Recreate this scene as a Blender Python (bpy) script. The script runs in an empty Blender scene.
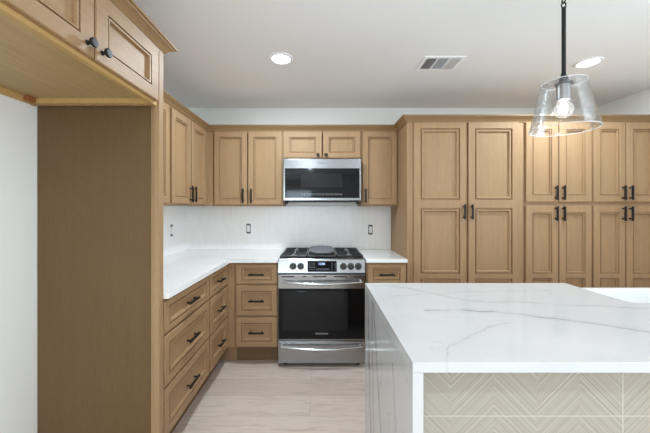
import bpy, bmesh, math
from mathutils import Vector, Matrix
C = bpy.context
S = C.scene
COL = S.collection
PI = math.pi

# ------------------------------------------------------------------ camera
F_PX = 305.0
CZ = 1.36
cam = bpy.data.cameras.new('camera')
cam.sensor_width = 36.0
cam.lens = F_PX / 650 * 36.0
cam.shift_x = 4.0 / 650
cam.shift_y = -7.5 / 650
cam.clip_start = 0.05
cam_o = bpy.data.objects.new('camera', cam)
cam_o.location = (0, 0, CZ)
cam_o.rotation_euler = (PI / 2, 0, 0)
COL.objects.link(cam_o)
S.camera = cam_o

# ------------------------------------------------------------------ world, lights, exposure
S.view_settings.view_transform = 'Standard'
S.view_settings.look = 'None'
S.view_settings.gamma = 1.0
S.view_settings.use_curve_mapping = False
S.view_settings.exposure = 0.34
S.cycles.use_denoising = True
S.cycles.max_bounces = 12
S.cycles.diffuse_bounces = 6
S.cycles.transparent_max_bounces = 16
S.cycles.sample_clamp_indirect = 6.0
S.cycles.caustics_reflective = False
S.cycles.caustics_refractive = False

W = bpy.data.worlds.new('World')
S.world = W
W.use_nodes = True
bg = W.node_tree.nodes['Background']
bg.inputs[0].default_value = (0.93, 0.96, 1.0, 1)
bg.inputs[1].default_value = 1.0

def area_light(name, loc, rot, sx, sy, power, col=(1, 1, 1), shape='RECTANGLE', spread=PI):
    l = bpy.data.lights.new(name, 'AREA')
    l.shape = shape
    l.size = sx
    if shape in ('RECTANGLE', 'ELLIPSE'):
        l.size_y = sy
    l.energy = power
    l.color = col
    l.spread = spread
    o = bpy.data.objects.new(name, l)
    o.location = loc
    o.rotation_euler = rot
    COL.objects.link(o)
    return o

CEIL = 2.446
BACK = 3.28
LEFT = -1.44
RIGHT = 2.95
REAR = -3.6
WARM = (0.755, 0.885, 1.0)
# recessed lamps: the two in view get their fixture further down, the rest are behind the camera
for (lx, ly, pw) in ((-0.288, 2.2, 18.0), (1.98, 2.26, 14.0), (-0.288, -0.64, 9.0), (0.85, -0.64, 6.0), (1.98, -0.64, 3.0), (-0.288, -2.3, 9.0), (1.98, -2.3, 9.0)):
    area_light('downlight_lamp', (lx, ly, CEIL - 0.012), (0, 0, 0), 0.12, 0.12, pw, WARM, 'DISK')
# daylight through the opening in the wall behind the camera and one in the right wall beside it
area_light('daylight', (-0.70, REAR + 0.20, 1.50), (PI / 2 + 0.85, 0, 0), 0.78, 1.30, 40.0, (0.705, 0.865, 1.0))
area_light('daylight', (RIGHT - 0.25, -0.2, 1.45), (PI / 2 + 0.55, 0, PI / 2), 1.5, 1.4, 42.0, (0.705, 0.865, 1.0))

# ------------------------------------------------------------------ node helpers
def srgb(r, g, b):
    f = lambda c: (c / 255 / 12.92) if c / 255 <= 0.04045 else ((c / 255 + 0.055) / 1.055) ** 2.4
    return (f(r), f(g), f(b), 1)

class NT:
    def __init__(s, name):
        s.m = bpy.data.materials.new(name)
        s.m.use_nodes = True
        s.t = s.m.node_tree
        s.t.nodes.clear()
        s.out = s.n('ShaderNodeOutputMaterial')
    def n(s, typ, **kw):
        nd = s.t.nodes.new(typ)
        for k, v in kw.items():
            setattr(nd, k, v)
        return nd
    def l(s, a, b):
        s.t.links.new(a, b)
    def put(s, sock, v):
        if isinstance(v, bpy.types.NodeSocket):
            s.l(v, sock)
        elif v is not None:
            sock.default_value = v
    def math(s, op, a, b=None, c=None, clamp=False):
        nd = s.n('ShaderNodeMath', operation=op, use_clamp=clamp)
        s.put(nd.inputs[0], a); s.put(nd.inputs[1], b); s.put(nd.inputs[2], c)
        return nd.outputs[0]
    def coord(s, scale=(1, 1, 1), loc=(0, 0, 0), kind='Object', rot=(0, 0, 0)):
        tc = s.n('ShaderNodeTexCoord')
        mp = s.n('ShaderNodeMapping')
        mp.inputs['Scale'].default_value = scale
        mp.inputs['Location'].default_value = loc
        mp.inputs['Rotation'].default_value = rot
        s.l(tc.outputs[kind], mp.inputs['Vector'])
        return mp.outputs[0]
    def noise(s, vec, scale, detail=4, rough=0.55, dist=0.0):
        nd = s.n('ShaderNodeTexNoise')
        s.l(vec, nd.inputs['Vector'])
        nd.inputs['Scale'].default_value = scale
        nd.inputs['Detail'].default_value = detail
        nd.inputs['Roughness'].default_value = rough
        nd.inputs['Distortion'].default_value = dist
        return nd.outputs['Fac']
    def ramp(s, fac, pts, interp='LINEAR'):
        nd = s.n('ShaderNodeValToRGB')
        cr = nd.color_ramp
        cr.interpolation = interp
        while len(cr.elements) < len(pts):
            cr.elements.new(0.5)
        for e, (p, c) in zip(cr.elements, pts):
            e.position = p
            e.color = c if len(c) == 4 else (*c, 1)
        s.l(fac, nd.inputs[0])
        return nd.outputs[0]
    def mix(s, fac, a, b, blend='MIX'):
        nd = s.n('ShaderNodeMix', data_type='RGBA', blend_type=blend)
        s.put(nd.inputs[0], fac); s.put(nd.inputs[6], a); s.put(nd.inputs[7], b)
        return nd.outputs[2]
    def bump(s, h, strength=0.2, dist=0.002):
        nd = s.n('ShaderNodeBump')
        nd.inputs['Strength'].default_value = strength
        nd.inputs['Distance'].default_value = dist
        s.l(h, nd.inputs['Height'])
        return nd.outputs[0]
    def bsdf(s, col, rough=0.5, metal=0.0, normal=None, spec=0.5, coat=0.0, emit=None, estr=0.0, aniso=0.0):
        b = s.n('ShaderNodeBsdfPrincipled')
        s.put(b.inputs['Base Color'], col)
        s.put(b.inputs['Roughness'], rough)
        b.inputs['Metallic'].default_value = metal
        b.inputs['Specular IOR Level'].default_value = spec
        b.inputs['Coat Weight'].default_value = coat
        b.inputs['Anisotropic'].default_value = aniso
        if emit:
            b.inputs['Emission Color'].default_value = emit
            b.inputs['Emission Strength'].default_value = estr
        if normal is not None:
            s.l(normal, b.inputs['Normal'])
        s.l(b.outputs[0], s.out.inputs[0])
        return s.m

def plain(name, col, rough=0.5, metal=0.0, **kw):
    return NT(name).bsdf(col, rough, metal, **kw)

def wood_mat(name, col, axis='Z', contrast=0.08, rough=0.52, fine=0.06):
    t = NT(name)
    st = {'Z': (1, 1, 0.05), 'X': (0.05, 1, 1), 'Y': (1, 0.05, 1)}[axis]
    v = t.coord(st)
    a = t.noise(v, 38, 6, 0.6, 0.8)
    b = t.noise(v, 320, 3, 0.6)
    vb = t.coord((1, 1, 0.35) if axis == 'Z' else (0.35, 1, 1) if axis == 'X' else (1, 0.35, 1))
    c = t.noise(vb, 3.2, 3, 0.5)
    c0 = [x * (1 - contrast) for x in col[:3]]
    c1 = [min(1, x * (1 + contrast)) for x in col[:3]]
    base = t.ramp(a, [(0.3, (*c0, 1)), (0.7, (*c1, 1))])
    cl = t.ramp(c, [(0.25, (0.93, 0.925, 0.90, 1)), (0.75, (1, 1, 1, 1))])
    fn = t.ramp(b, [(0.3, (1 - fine * 2, 1 - fine * 2.2, 1 - fine * 2.6, 1)), (0.62, (1, 1, 1, 1))])
    out = t.mix(1.0, t.mix(1.0, base, cl, 'MULTIPLY'), fn, 'MULTIPLY')
    return t.bsdf(out, rough, normal=t.bump(b, 0.06, 0.001), spec=0.3)

WOODC = srgb(168, 135, 100)
M = {}
M['wood'] = wood_mat('stained_maple', WOODC, 'Z')
M['crown'] = wood_mat('stained_maple_moulding_shaded', srgb(152, 121, 84), 'X')  # darker than the doors: shade of the downward-facing crown is in the colour
M['crown_y'] = wood_mat('stained_maple_moulding_shaded_depth', srgb(158, 126, 88), 'Y')  # same shade put into the colour of the fridge cabinet's crown
M['wood_h'] = wood_mat('stained_maple_horizontal', WOODC, 'X')
M['wood_y'] = wood_mat('stained_maple_depth', WOODC, 'Y')
M['veneer'] = wood_mat('brown_veneer', srgb(108, 83, 54), 'Z', 0.05, 0.5, 0.08)
M['ply'] = wood_mat('pale_maple_ply', srgb(182, 155, 112), 'X', 0.10, 0.5, 0.02)
M['raw'] = wood_mat('raw_pine', srgb(196, 160, 104), 'X', 0.1, 0.5, 0.02)
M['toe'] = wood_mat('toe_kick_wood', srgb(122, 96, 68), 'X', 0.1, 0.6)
M['black'] = plain('matt_black_metal', srgb(24, 21, 19), 0.5, 0.3)
M['rod'] = plain('black_rod', srgb(24, 23, 23), 0.4, 0.3)
M['white'] = plain('white_enamel', srgb(249, 249, 250), 0.4)
M['plastic'] = plain('white_plastic', srgb(238, 238, 236), 0.35)
M['dark'] = plain('dark_gap', srgb(30, 30, 32), 0.7)
M['strap'] = plain('galvanised_strap', srgb(96, 96, 100), 0.4, 0.8)
M['duct'] = plain('dark_duct', srgb(22, 22, 24), 0.8)
M['iron'] = plain('cast_iron', srgb(40, 40, 42), 0.22, 0.0, spec=0.7)
M['griddle'] = plain('griddle_plate', srgb(118, 120, 125), 0.45, 0.3)
M['rubber'] = plain('rubber', srgb(18, 18, 18), 0.7)
M['brass'] = plain('burner_cap', srgb(170, 170, 172), 0.3, 0.9)
M['cooktop'] = plain('cooktop_enamel', srgb(16, 16, 17), 0.5, spec=0.2)
M['socket'] = plain('nickel_socket', srgb(150, 148, 146), 0.35, 0.85)
M['mark'] = plain('white_print', srgb(150, 152, 156), 0.5)
M['logo'] = plain('silver_print', srgb(190, 192, 194), 0.4)
M['logo_dark'] = plain('grey_print', srgb(112, 112, 114), 0.4)
M['digits'] = plain('lit_digits', srgb(190, 205, 245), 0.5, emit=srgb(170, 195, 255), estr=1.2)
M['sink'] = plain('white_fireclay', srgb(232, 232, 230), 0.2)

def steel(name='brushed_steel', k=1.0):
    t = NT(name)
    v = t.coord((0.02, 1, 1))
    a = t.noise(v, 420, 2)
    col = t.ramp(a, [(0.3, srgb(146 * k, 146 * k, 147 * k)), (0.7, srgb(168 * k, 168 * k, 169 * k))])
    return t.bsdf(col, 0.22, 1.0, normal=t.bump(a, 0.03, 0.0005))
M['steel'] = steel()
M['steel_mid'] = steel('brushed_steel_front', 0.92)
M['knob_steel'] = plain('knob_steel', srgb(66, 64, 62), 0.4, 1.0)
M['steel_bright'] = plain('polished_steel', srgb(206, 207, 208), 0.16, 1.0)
M['steel_dark'] = plain('grey_steel', srgb(96, 96, 98), 0.3, 1.0)
M['glass_black'] = plain('black_glass', srgb(15, 15, 16), 0.06, spec=0.2)
M['glass_window'] = plain('tinted_window', srgb(31, 31, 33), 0.08, spec=0.2)
M['panel_black'] = plain('control_black', srgb(10, 10, 12), 0.2, spec=0.06)

def paint(name, col, bump=0.15, scale=90):
    t = NT(name)
    v = t.coord(kind='Object')
    a = t.noise(v, scale, 3, 0.6)
    b = t.noise(v, 1.1, 2, 0.5)
    c0 = (*[x * 0.975 for x in col[:3]], 1)
    return t.bsdf(t.ramp(b, [(0.3, c0), (0.7, col)]), 0.75, normal=t.bump(a, bump, 0.002), spec=0.25)
M['wall'] = paint('white_wall_paint', srgb(243, 242, 238), 0.1)
M['ceiling'] = paint('white_ceiling_paint', srgb(242, 242, 241), 0.25, 55)

def floor_mat():
    t = NT('pale_oak_planks')
    # rows run along x; row edges fall on y = 2.44, 2.222, 2.004
    v = t.coord(loc=(5.521, -2.44 + 0.218 * 40, 0))
    br = t.n('ShaderNodeTexBrick')
    t.l(v, br.inputs['Vector'])
    br.offset = 0.37; br.offset_frequency = 2; br.squash = 1.0
    br.inputs['Scale'].default_value = 1.0
    br.inputs['Brick Width'].default_value = 1.5
    br.inputs['Row Height'].default_value = 0.218
    br.inputs['Mortar Size'].default_value = 0.0016
    br.inputs['Mortar Smooth'].default_value = 0.3
    br.inputs['Color1'].default_value = (0, 0, 0, 1)
    br.inputs['Color2'].default_value = (1, 1, 1, 1)
    br.inputs['Mortar'].default_value = (0.5, 0.5, 0.5, 1)
    tone = br.outputs['Color']
    # grain shifts with each plank
    sep = t.n('ShaderNodeSeparateXYZ'); t.l(t.coord(), sep.inputs[0])
    cmb = t.n('ShaderNodeCombineXYZ')
    t.l(t.math('MULTIPLY', sep.outputs[0], 0.13), cmb.inputs[0])
    t.l(sep.outputs[1], cmb.inputs[1])
    t.l(t.math('MULTIPLY', tone, 7.0), cmb.inputs[2])
    g = t.noise(cmb.outputs[0], 26, 6, 0.62, 1.1)
    g2 = t.noise(cmb.outputs[0], 7, 4, 0.6, 2.0)
    base = t.ramp(tone, [(0.0, srgb(203, 186, 172)), (0.5, srgb(212, 196, 183)), (1.0, srgb(219, 205, 193))])
    gr = t.ramp(g, [(0.28, (0.74, 0.72, 0.70, 1)), (0.5, (0.97, 0.965, 0.96, 1)), (0.7, (1, 1, 1, 1))])
    kn = t.ramp(g2, [(0.22, (0.72, 0.68, 0.64, 1)), (0.36, (0.97, 0.96, 0.95, 1)), (0.6, (1, 1, 1, 1))])
    c = t.mix(1.0, t.mix(1.0, base, gr, 'MULTIPLY'), kn, 'MULTIPLY')
    c = t.mix(t.math('MULTIPLY', br.outputs['Fac'], 0.55), c, srgb(140, 126, 112))
    return t.bsdf(c, 0.45, normal=t.bump(g, 0.05, 0.001), spec=0.35)
M['floor'] = floor_mat()

def picket_tile():
    t = NT('narrow_white_tiles')
    tc = t.n('ShaderNodeTexCoord')
    sep = t.n('ShaderNodeSeparateXYZ'); t.l(tc.outputs['Object'], sep.inputs[0])
    cmb = t.n('ShaderNodeCombineXYZ')
    t.l(sep.outputs[2], cmb.inputs[0])
    t.l(t.math('ADD', sep.outputs[0], 10.0), cmb.inputs[1])
    br = t.n('ShaderNodeTexBrick')
    t.l(cmb.outputs[0], br.inputs['Vector'])
    br.offset = 0.5
    br.inputs['Scale'].default_value = 1.0
    br.inputs['Brick Width'].default_value = 0.145
    br.inputs['Row Height'].default_value = 0.022
    br.inputs['Mortar Size'].default_value = 0.0014
    br.inputs['Mortar Smooth'].default_value = 0.2
    br.inputs['Color1'].default_value = srgb(246, 244, 241)
    br.inputs['Color2'].default_value = srgb(250, 248, 246)
    br.inputs['Mortar'].default_value = srgb(238, 236, 233)
    inv = t.math('SUBTRACT', 1.0, br.outputs['Fac'])
    return t.bsdf(br.outputs['Color'], 0.25, normal=t.bump(inv, 0.12, 0.001), spec=0.5)
M['picket'] = picket_tile()

def chevron_tile():
    t = NT('chevron_tile')
    tc = t.n('ShaderNodeTexCoord')
    sep = t.n('ShaderNodeSeparateXYZ'); t.l(tc.outputs['Object'], sep.inputs[0])
    x, z = sep.outputs[0], sep.outputs[2]
    u = t.math('PINGPONG', t.math('ADD', x, -0.426 + 0.141 * 20), 0.141)
    v = t.math('SUBTRACT', z, u)
    cmb = t.n('ShaderNodeCombineXYZ')
    t.l(v, cmb.inputs[0])
    half = t.math('FLOOR', t.math('DIVIDE', t.math('ADD', x, -0.426 + 0.141 * 20), 0.141))
    t.l(t.math('MULTIPLY', half, 0.31), cmb.inputs[1])
    n1 = t.noise(cmb.outputs[0], 100, 1, 0.5)
    n2 = t.noise(cmb.outputs[0], 190, 2, 0.6)
    s = t.math('ADD', t.math('MULTIPLY', n1, 0.65), t.math('MULTIPLY', n2, 0.35))
    col = t.ramp(s, [(0.36, srgb(156, 146, 133)), (0.47, srgb(168, 158, 146)), (0.55, srgb(173, 164, 152)), (0.64, srgb(185, 178, 168))])
    def line(c, p, off, w):
        d = t.math('PINGPONG', t.math('ADD', c, off), p / 2)
        return t.math('LESS_THAN', d, w)
    gz = line(z, 0.305 * 2, -0.681 + 0.61 * 5, 0.0013)
    gx = line(x, 1.2, -0.99 + 1.2 * 5, 0.0013)
    g = t.math('MAXIMUM', gz, gx)
    col = t.mix(g, col, srgb(202, 197, 190))
    return t.bsdf(col, 0.45, normal=t.bump(s, 0.08, 0.001), spec=0.4)
M['chevron'] = chevron_tile()

def quartz(name, curves, along, across, amount=1.0, base=(236, 236, 236)):
    """White quartz; each curve is a vein: points (along, across), width, strength."""
    t = NT(name)
    tc = t.n('ShaderNodeTexCoord')
    sep = t.n('ShaderNodeSeparateXYZ'); t.l(tc.outputs['Object'], sep.inputs[0])
    a, b = sep.outputs[along], sep.outputs[across]
    v = tc.outputs['Object']
    wob = t.math('MULTIPLY', t.math('SUBTRACT', t.noise(v, 9, 5, 0.65), 0.5), 0.07)
    pres = t.noise(v, 5.5, 3, 0.6)
    total = None
    for pts, w, stg in curves:
        fc = t.n('ShaderNodeFloatCurve')
        cv = fc.mapping.curves[0]
        lo, hi = pts[0][0], pts[-1][0]
        while len(cv.points) < len(pts):
            cv.points.new(0.5, 0.5)
        for p, (pa, pb) in zip(cv.points, pts):
            p.location = ((pa - lo) / (hi - lo), pb / 4.0)
        fc.mapping.update()
        t.l(t.math('DIVIDE', t.math('SUBTRACT', a, lo), hi - lo), fc.inputs['Value'])
        tgt = t.math('MULTIPLY', fc.outputs[0], 4.0)
        d = t.math('ABSOLUTE', t.math('ADD', t.math('SUBTRACT', b, tgt), wob))
        core = t.math('SUBTRACT', 1.0, t.math('DIVIDE', d, w), clamp=True)
        halo = t.math('SUBTRACT', 1.0, t.math('DIVIDE', d, w * 6), clamp=True)
        m = t.math('ADD', t.math('MULTIPLY', core, 0.8), t.math('MULTIPLY', halo, 0.18))
        inside = t.math('MULTIPLY', t.math('GREATER_THAN', a, lo), t.math('LESS_THAN', a, hi))
        fade = t.math('MULTIPLY_ADD', pres, 2.6, -0.65, clamp=True)
        m = t.math('MULTIPLY', t.math('MULTIPLY', t.math('MULTIPLY', m, inside), fade), stg)
        total = m if total is None else t.math('MAXIMUM', total, m)
    n = t.noise(v, 1.7, 6, 0.6, 1.2)
    th = t.math('SUBTRACT', 1.0, t.math('DIVIDE', t.math('ABSOLUTE', t.math('SUBTRACT', n, 0.5)), 0.008), clamp=True)
    th = t.math('MULTIPLY', t.math('MULTIPLY', th, t.math('MULTIPLY_ADD', pres, 3.0, -1.3, clamp=True)), 0.28)
    total = th if total is None else t.math('MAXIMUM', total, th)
    cl = t.ramp(t.noise(v, 2.4, 4, 0.6), [(0.3, srgb(base[0] - 7, base[1] - 7, base[2] - 6)), (0.7, srgb(*base))])
    col = t.mix(t.math('MULTIPLY', total, amount), cl, srgb(134, 134, 138))
    return t.bsdf(col, 0.07, spec=0.5)
VEINS_TOP = [
    ([(0.30, 1.83), (0.515, 1.765), (0.73, 1.542), (1.006, 1.504), (1.275, 1.446), (1.8, 1.40)], 0.007, 0.75),
    ([(0.467, 1.386), (0.752, 1.369), (0.917, 1.309), (1.085, 1.23), (1.227, 1.138), (1.6, 0.99)], 0.008, 0.9),
    ([(0.373, 0.902), (0.40, 0.97), (0.46, 1.04), (0.62, 1.16), (0.768, 1.23)], 0.007, 0.5),
    ([(0.36, 1.60), (0.6, 1.66), (0.95, 1.70), (1.3, 1.72)], 0.005, 0.45),
]
VEINS_SIDE = [
    ([(0.0, 1.66), (0.3, 1.70), (0.5, 1.74), (0.90, 1.79)], 0.010, 0.95),
    ([(0.0, 1.36), (0.3, 1.37), (0.55, 1.47), (0.90, 1.60)], 0.008, 0.7),
    ([(0.0, 1.56), (0.3, 1.60), (0.6, 1.63), (0.90, 1.64)], 0.006, 0.6),
    ([(0.30, 1.06), (0.42, 1.055), (0.52, 1.01), (0.60, 0.97)], 0.008, 0.7),
    ([(0.25, 1.20), (0.42, 1.16), (0.60, 1.13), (0.80, 1.18)], 0.006, 0.4),
]
K = 0.9457
VEINS_TOP = [([(a * K, b * K) for a, b in p], w, g) for p, w, g in VEINS_TOP]
VEINS_SIDE = [([(a, b * K) for a, b in p], w, g) for p, w, g in VEINS_SIDE]
M['quartz_top'] = quartz('island_quartz', VEINS_TOP, 0, 1, 1.1, (206, 206, 205))
M['quartz_side'] = quartz('waterfall_quartz', VEINS_SIDE, 2, 1, 3.5, (204, 204, 204))
M['quartz'] = quartz('counter_quartz', [
    ([(1.5, 2.0), (2.0, 2.15), (2.6, 2.3), (3.2, 2.2)], 0.006, 0.0)], 1, 0, 1.7, (243, 242, 239))

def thin_glass():
    t = NT('clear_glass')
    lw = t.n('ShaderNodeLayerWeight'); lw.inputs['Blend'].default_value = 0.32
    tr = t.n('ShaderNodeBsdfTransparent'); tr.inputs[0].default_value = (0.985, 0.988, 0.988, 1)
    gl = t.n('ShaderNodeBsdfGlossy'); gl.inputs['Roughness'].default_value = 0.03
    v = t.coord((1, 1, 1))
    nb = t.bump(t.noise(v, 26, 2, 0.5, 1.5), 0.35, 0.01)
    t.l(nb, gl.inputs['Normal'])
    mx = t.n('ShaderNodeMixShader')
    f = t.math('MULTIPLY_ADD', lw.outputs['Fresnel'], 0.50, 0.02, clamp=True)
    t.l(f, mx.inputs[0]); t.l(tr.outputs[0], mx.inputs[1]); t.l(gl.outputs[0], mx.inputs[2])
    t.l(mx.outputs[0], t.out.inputs[0])
    return t.m
M['glass'] = thin_glass()
def glass_edge():  # white mixed into the rims for the bright outline of refracted light
    t = NT('whitened_glass_edge')
    tr = t.n('ShaderNodeBsdfTransparent'); df = t.n('ShaderNodeBsdfPrincipled')
    df.inputs['Base Color'].default_value = srgb(240, 242, 242); df.inputs['Roughness'].default_value = 0.3
    mx = t.n('ShaderNodeMixShader'); mx.inputs[0].default_value = 0.4
    t.l(tr.outputs[0], mx.inputs[1]); t.l(df.outputs[0], mx.inputs[2]); t.l(mx.outputs[0], t.out.inputs[0])
    return t.m
M['glass_edge'] = glass_edge()
def bulb_glass():
    t = NT('lit_bulb_glass')
    lw = t.n('ShaderNodeLayerWeight'); lw.inputs['Blend'].default_value = 0.4
    tr = t.n('ShaderNodeBsdfTransparent'); em = t.n('ShaderNodeEmission'); em.inputs['Strength'].default_value = 1.1
    mx = t.n('ShaderNodeMixShader')
    t.l(t.math('MULTIPLY_ADD', lw.outputs['Facing'], 0.35, 0.10), mx.inputs[0])
    t.l(tr.outputs[0], mx.inputs[1]); t.l(em.outputs[0], mx.inputs[2]); t.l(mx.outputs[0], t.out.inputs[0])
    return t.m
M['bulb_glass'] = bulb_glass()
M['lamp'] = plain('lit_diffuser', (1, 1, 1, 1), 0.5, emit=(1, 0.98, 0.95, 1), estr=6.0)
M['filament'] = plain('glowing_filament', (1, 1, 1, 1), 0.5, emit=(1, 0.96, 0.9, 1), estr=18.0)

# ------------------------------------------------------------------ mesh helpers
class MB:
    def __init__(s):
        s.b = bmesh.new()
    def box(s, x0, x1, y0, y1, z0, z1, bev=0.0, seg=2):
        b = bmesh.new()
        g = bmesh.ops.create_cube(b, size=1)
        for v in g['verts']:
            v.co = Vector(((x0 + x1) / 2 + v.co.x * (x1 - x0), (y0 + y1) / 2 + v.co.y * (y1 - y0), (z0 + z1) / 2 + v.co.z * (z1 - z0)))
        if bev > 0:
            bmesh.ops.bevel(b, geom=b.edges[:], offset=bev, segments=seg, affect='EDGES', profile=0.5)
        s._merge(b)
        return s
    def _merge(s, b, mtx=None):
        if mtx is not None:
            b.transform(mtx)
        me = bpy.data.meshes.new('tmp')
        b.to_mesh(me); b.free()
        s.b.from_mesh(me)
        bpy.data.meshes.remove(me)
    def poly(s, pts):
        vs = [s.b.verts.new(p) for p in pts]
        return s.b.faces.new(vs)
    def prism(s, pts, z0, z1, bev=0.0):
        """pts counter-clockwise in xy"""
        b = bmesh.new()
        lo = [b.verts.new((x, y, z0)) for x, y in pts]
        hi = [b.verts.new((x, y, z1)) for x, y in pts]
        n = len(pts)
        b.faces.new(lo[::-1]); b.faces.new(hi)
        for i in range(n):
            b.faces.new((lo[i], lo[(i + 1) % n], hi[(i + 1) % n], hi[i]))
        if bev > 0:
            bmesh.ops.bevel(b, geom=[e for e in b.edges], offset=bev, segments=2, affect='EDGES', profile=0.5)
        s._merge(b)
        return s
    def lathe(s, prof, mtx=Matrix(), seg=32, cap=True):
        """prof (r, z) revolved about z, then moved by mtx"""
        b = bmesh.new()
        rings = []
        for r, z in prof:
            if r < 1e-6:
                rings.append([b.verts.new((0, 0, z))])
            else:
                rings.append([b.verts.new((r * math.cos(2 * PI * i / seg), r * math.sin(2 * PI * i / seg), z)) for i in range(seg)])
        for A, B in zip(rings, rings[1:]):
            for i in range(seg):
                j = (i + 1) % seg
                if len(A) == 1 and len(B) == 1:
                    break
                if len(A) == 1:
                    b.faces.new((A[0], B[j], B[i]))
                elif len(B) == 1:
                    b.faces.new((A[i], A[j], B[0]))
                else:
                    b.faces.new((A[i], A[j], B[j], B[i]))
        if cap:
            if len(rings[0]) > 1: b.faces.new(rings[0][::-1])
            if len(rings[-1]) > 1: b.faces.new(rings[-1])
        bmesh.ops.recalc_face_normals(b, faces=b.faces[:])
        s._merge(b, mtx)
        return s
    def tube(s, pts, r, seg=12, flat=1.0):
        pts = [Vector(p) for p in pts]
        b = bmesh.new()
        rings = []
        up = None
        for i, p in enumerate(pts):
            d = (pts[min(i + 1, len(pts) - 1)] - pts[max(i - 1, 0)]).normalized()
            ref = Vector((0, 0, 1)) if abs(d.z) < 0.9 else Vector((0, 1, 0))
            if up is None:
                up = ref
            sx = d.cross(ref).normalized(); sy = sx.cross(d).normalized()
            rr = r[i] if isinstance(r, (list, tuple)) else r
            rings.append([b.verts.new(p + sx * rr * math.cos(2 * PI * k / seg) + sy * rr * flat * math.sin(2 * PI * k / seg)) for k in range(seg)])
        for A, B in zip(rings, rings[1:]):
            for i in range(seg):
                j = (i + 1) % seg
                b.faces.new((A[i], A[j], B[j], B[i]))
        b.faces.new(rings[0][::-1]); b.faces.new(rings[-1])
        bmesh.ops.recalc_face_normals(b, faces=b.faces[:])
        s._merge(b)
        return s
    def sweep(s, path, prof):
        """profile (out, z) swept along an xy path, outward = right of travel, mitred"""
        b = bmesh.new()
        P = [Vector((p[0], p[1])) for p in path]
        rings = []
        for i, p in enumerate(P):
            def nrm(a, c):
                d = (c - a).normalized()
                return Vector((d.y, -d.x))
            if i == 0: m = nrm(P[0], P[1])
            elif i == len(P) - 1: m = nrm(P[-2], P[-1])
            else:
                n0, n1 = nrm(P[i - 1], p), nrm(p, P[i + 1])
                m = (n0 + n1) / (1 + n0.dot(n1))
            rings.append([b.verts.new((p.x + m.x * o, p.y + m.y * o, z)) for o, z in prof])
        n = len(prof)
        for A, B in zip(rings, rings[1:]):
            for i in range(n):
                j = (i + 1) % n
                b.faces.new((A[i], A[j], B[j], B[i]))
        b.faces.new(rings[0]); b.faces.new(rings[-1][::-1])
        bmesh.ops.recalc_face_normals(b, faces=b.faces[:])
        s._merge(b)
        return s
    def build(s, name, mat, parent=None, smooth=35):
        me = bpy.data.meshes.new(name)
        s.b.to_mesh(me); s.b.free()
        me.materials.append(mat)
        if smooth:
            for p in me.polygons: p.use_smooth = True
            me.set_sharp_from_angle(angle=math.radians(smooth))
        o = bpy.data.objects.new(name, me)
        COL.objects.link(o)
        if smooth:
            wn = o.modifiers.new('weighted_normals', 'WEIGHTED_NORMAL'); wn.keep_sharp = True; wn.weight = 100
        if parent is not None: o.parent = parent
        return o

def tag(o, label=None, cat=None, group=None, kind=None):
    if label: o['label'] = label
    if cat: o['category'] = cat
    if group: o['group'] = group
    if kind: o['kind'] = kind
    return o

def thing(name, label, cat, loc, rz=0.0, group=None):
    o = bpy.data.objects.new(name, None)
    o.empty_display_size = 0.1
    o.location = loc
    o.rotation_euler = (0, 0, rz)
    COL.objects.link(o)
    return tag(o, label, cat, group)

def struct(name, mb, mat):
    return tag(mb.build(name, mat), kind='structure')

def dup(root, loc, rz=None, label=None, group=None):
    r = root.copy(); COL.objects.link(r); r.location = loc
    if rz is not None: r.rotation_euler = (0, 0, rz)
    if label: r['label'] = label
    if group: r['group'] = group
    for ch in list(root.children):
        c = ch.copy(); COL.objects.link(c); c.parent = r
        for g in ch.children:
            d = g.copy(); COL.objects.link(d); d.parent = c
    return r

# ------------------------------------------------------------------ room shell
T = 0.12
struct('floor', MB().box(LEFT - T, RIGHT + T, REAR - T, BACK + T, -0.1, 0.0), M['floor'])
struct('ceiling', MB().box(LEFT - T, RIGHT + T, REAR - T, BACK + T, CEIL, CEIL + 0.1), M['ceiling'])
struct('wall_back', MB().box(LEFT - T, RIGHT + T, BACK, BACK + T, 0, CEIL), M['wall'])
struct('wall_left', MB().box(LEFT - T, LEFT, REAR, BACK, 0, CEIL), M['wall'])
ww = MB()   # the right wall, with a window opening level with the camera
ww.box(RIGHT, RIGHT + T, 0.6, BACK, 0, CEIL); ww.box(RIGHT, RIGHT + T, REAR, -1.0, 0, CEIL)
ww.box(RIGHT, RIGHT + T, -1.0, 0.6, 0, 0.7); ww.box(RIGHT, RIGHT + T, -1.0, 0.6, 2.25, CEIL)
struct('wall_right', ww, M['wall'])
rw = MB()   # the wall behind the camera, with its opening
rw.box(LEFT - T, -1.1, REAR - T, REAR, 0, CEIL)
rw.box(-0.3, RIGHT + T, REAR - T, REAR, 0, CEIL)
rw.box(-1.1, -0.3, REAR - T, REAR, 0, 0.8); rw.box(-1.1, -0.3, REAR - T, REAR, 2.3, CEIL)
struct('wall_rear', rw, M['wall'])

# ------------------------------------------------------------------ cabinet builders (local: x across, y into the cabinet, front at y=0)
DT = 0.020     # door thickness in front of the face frame

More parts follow.
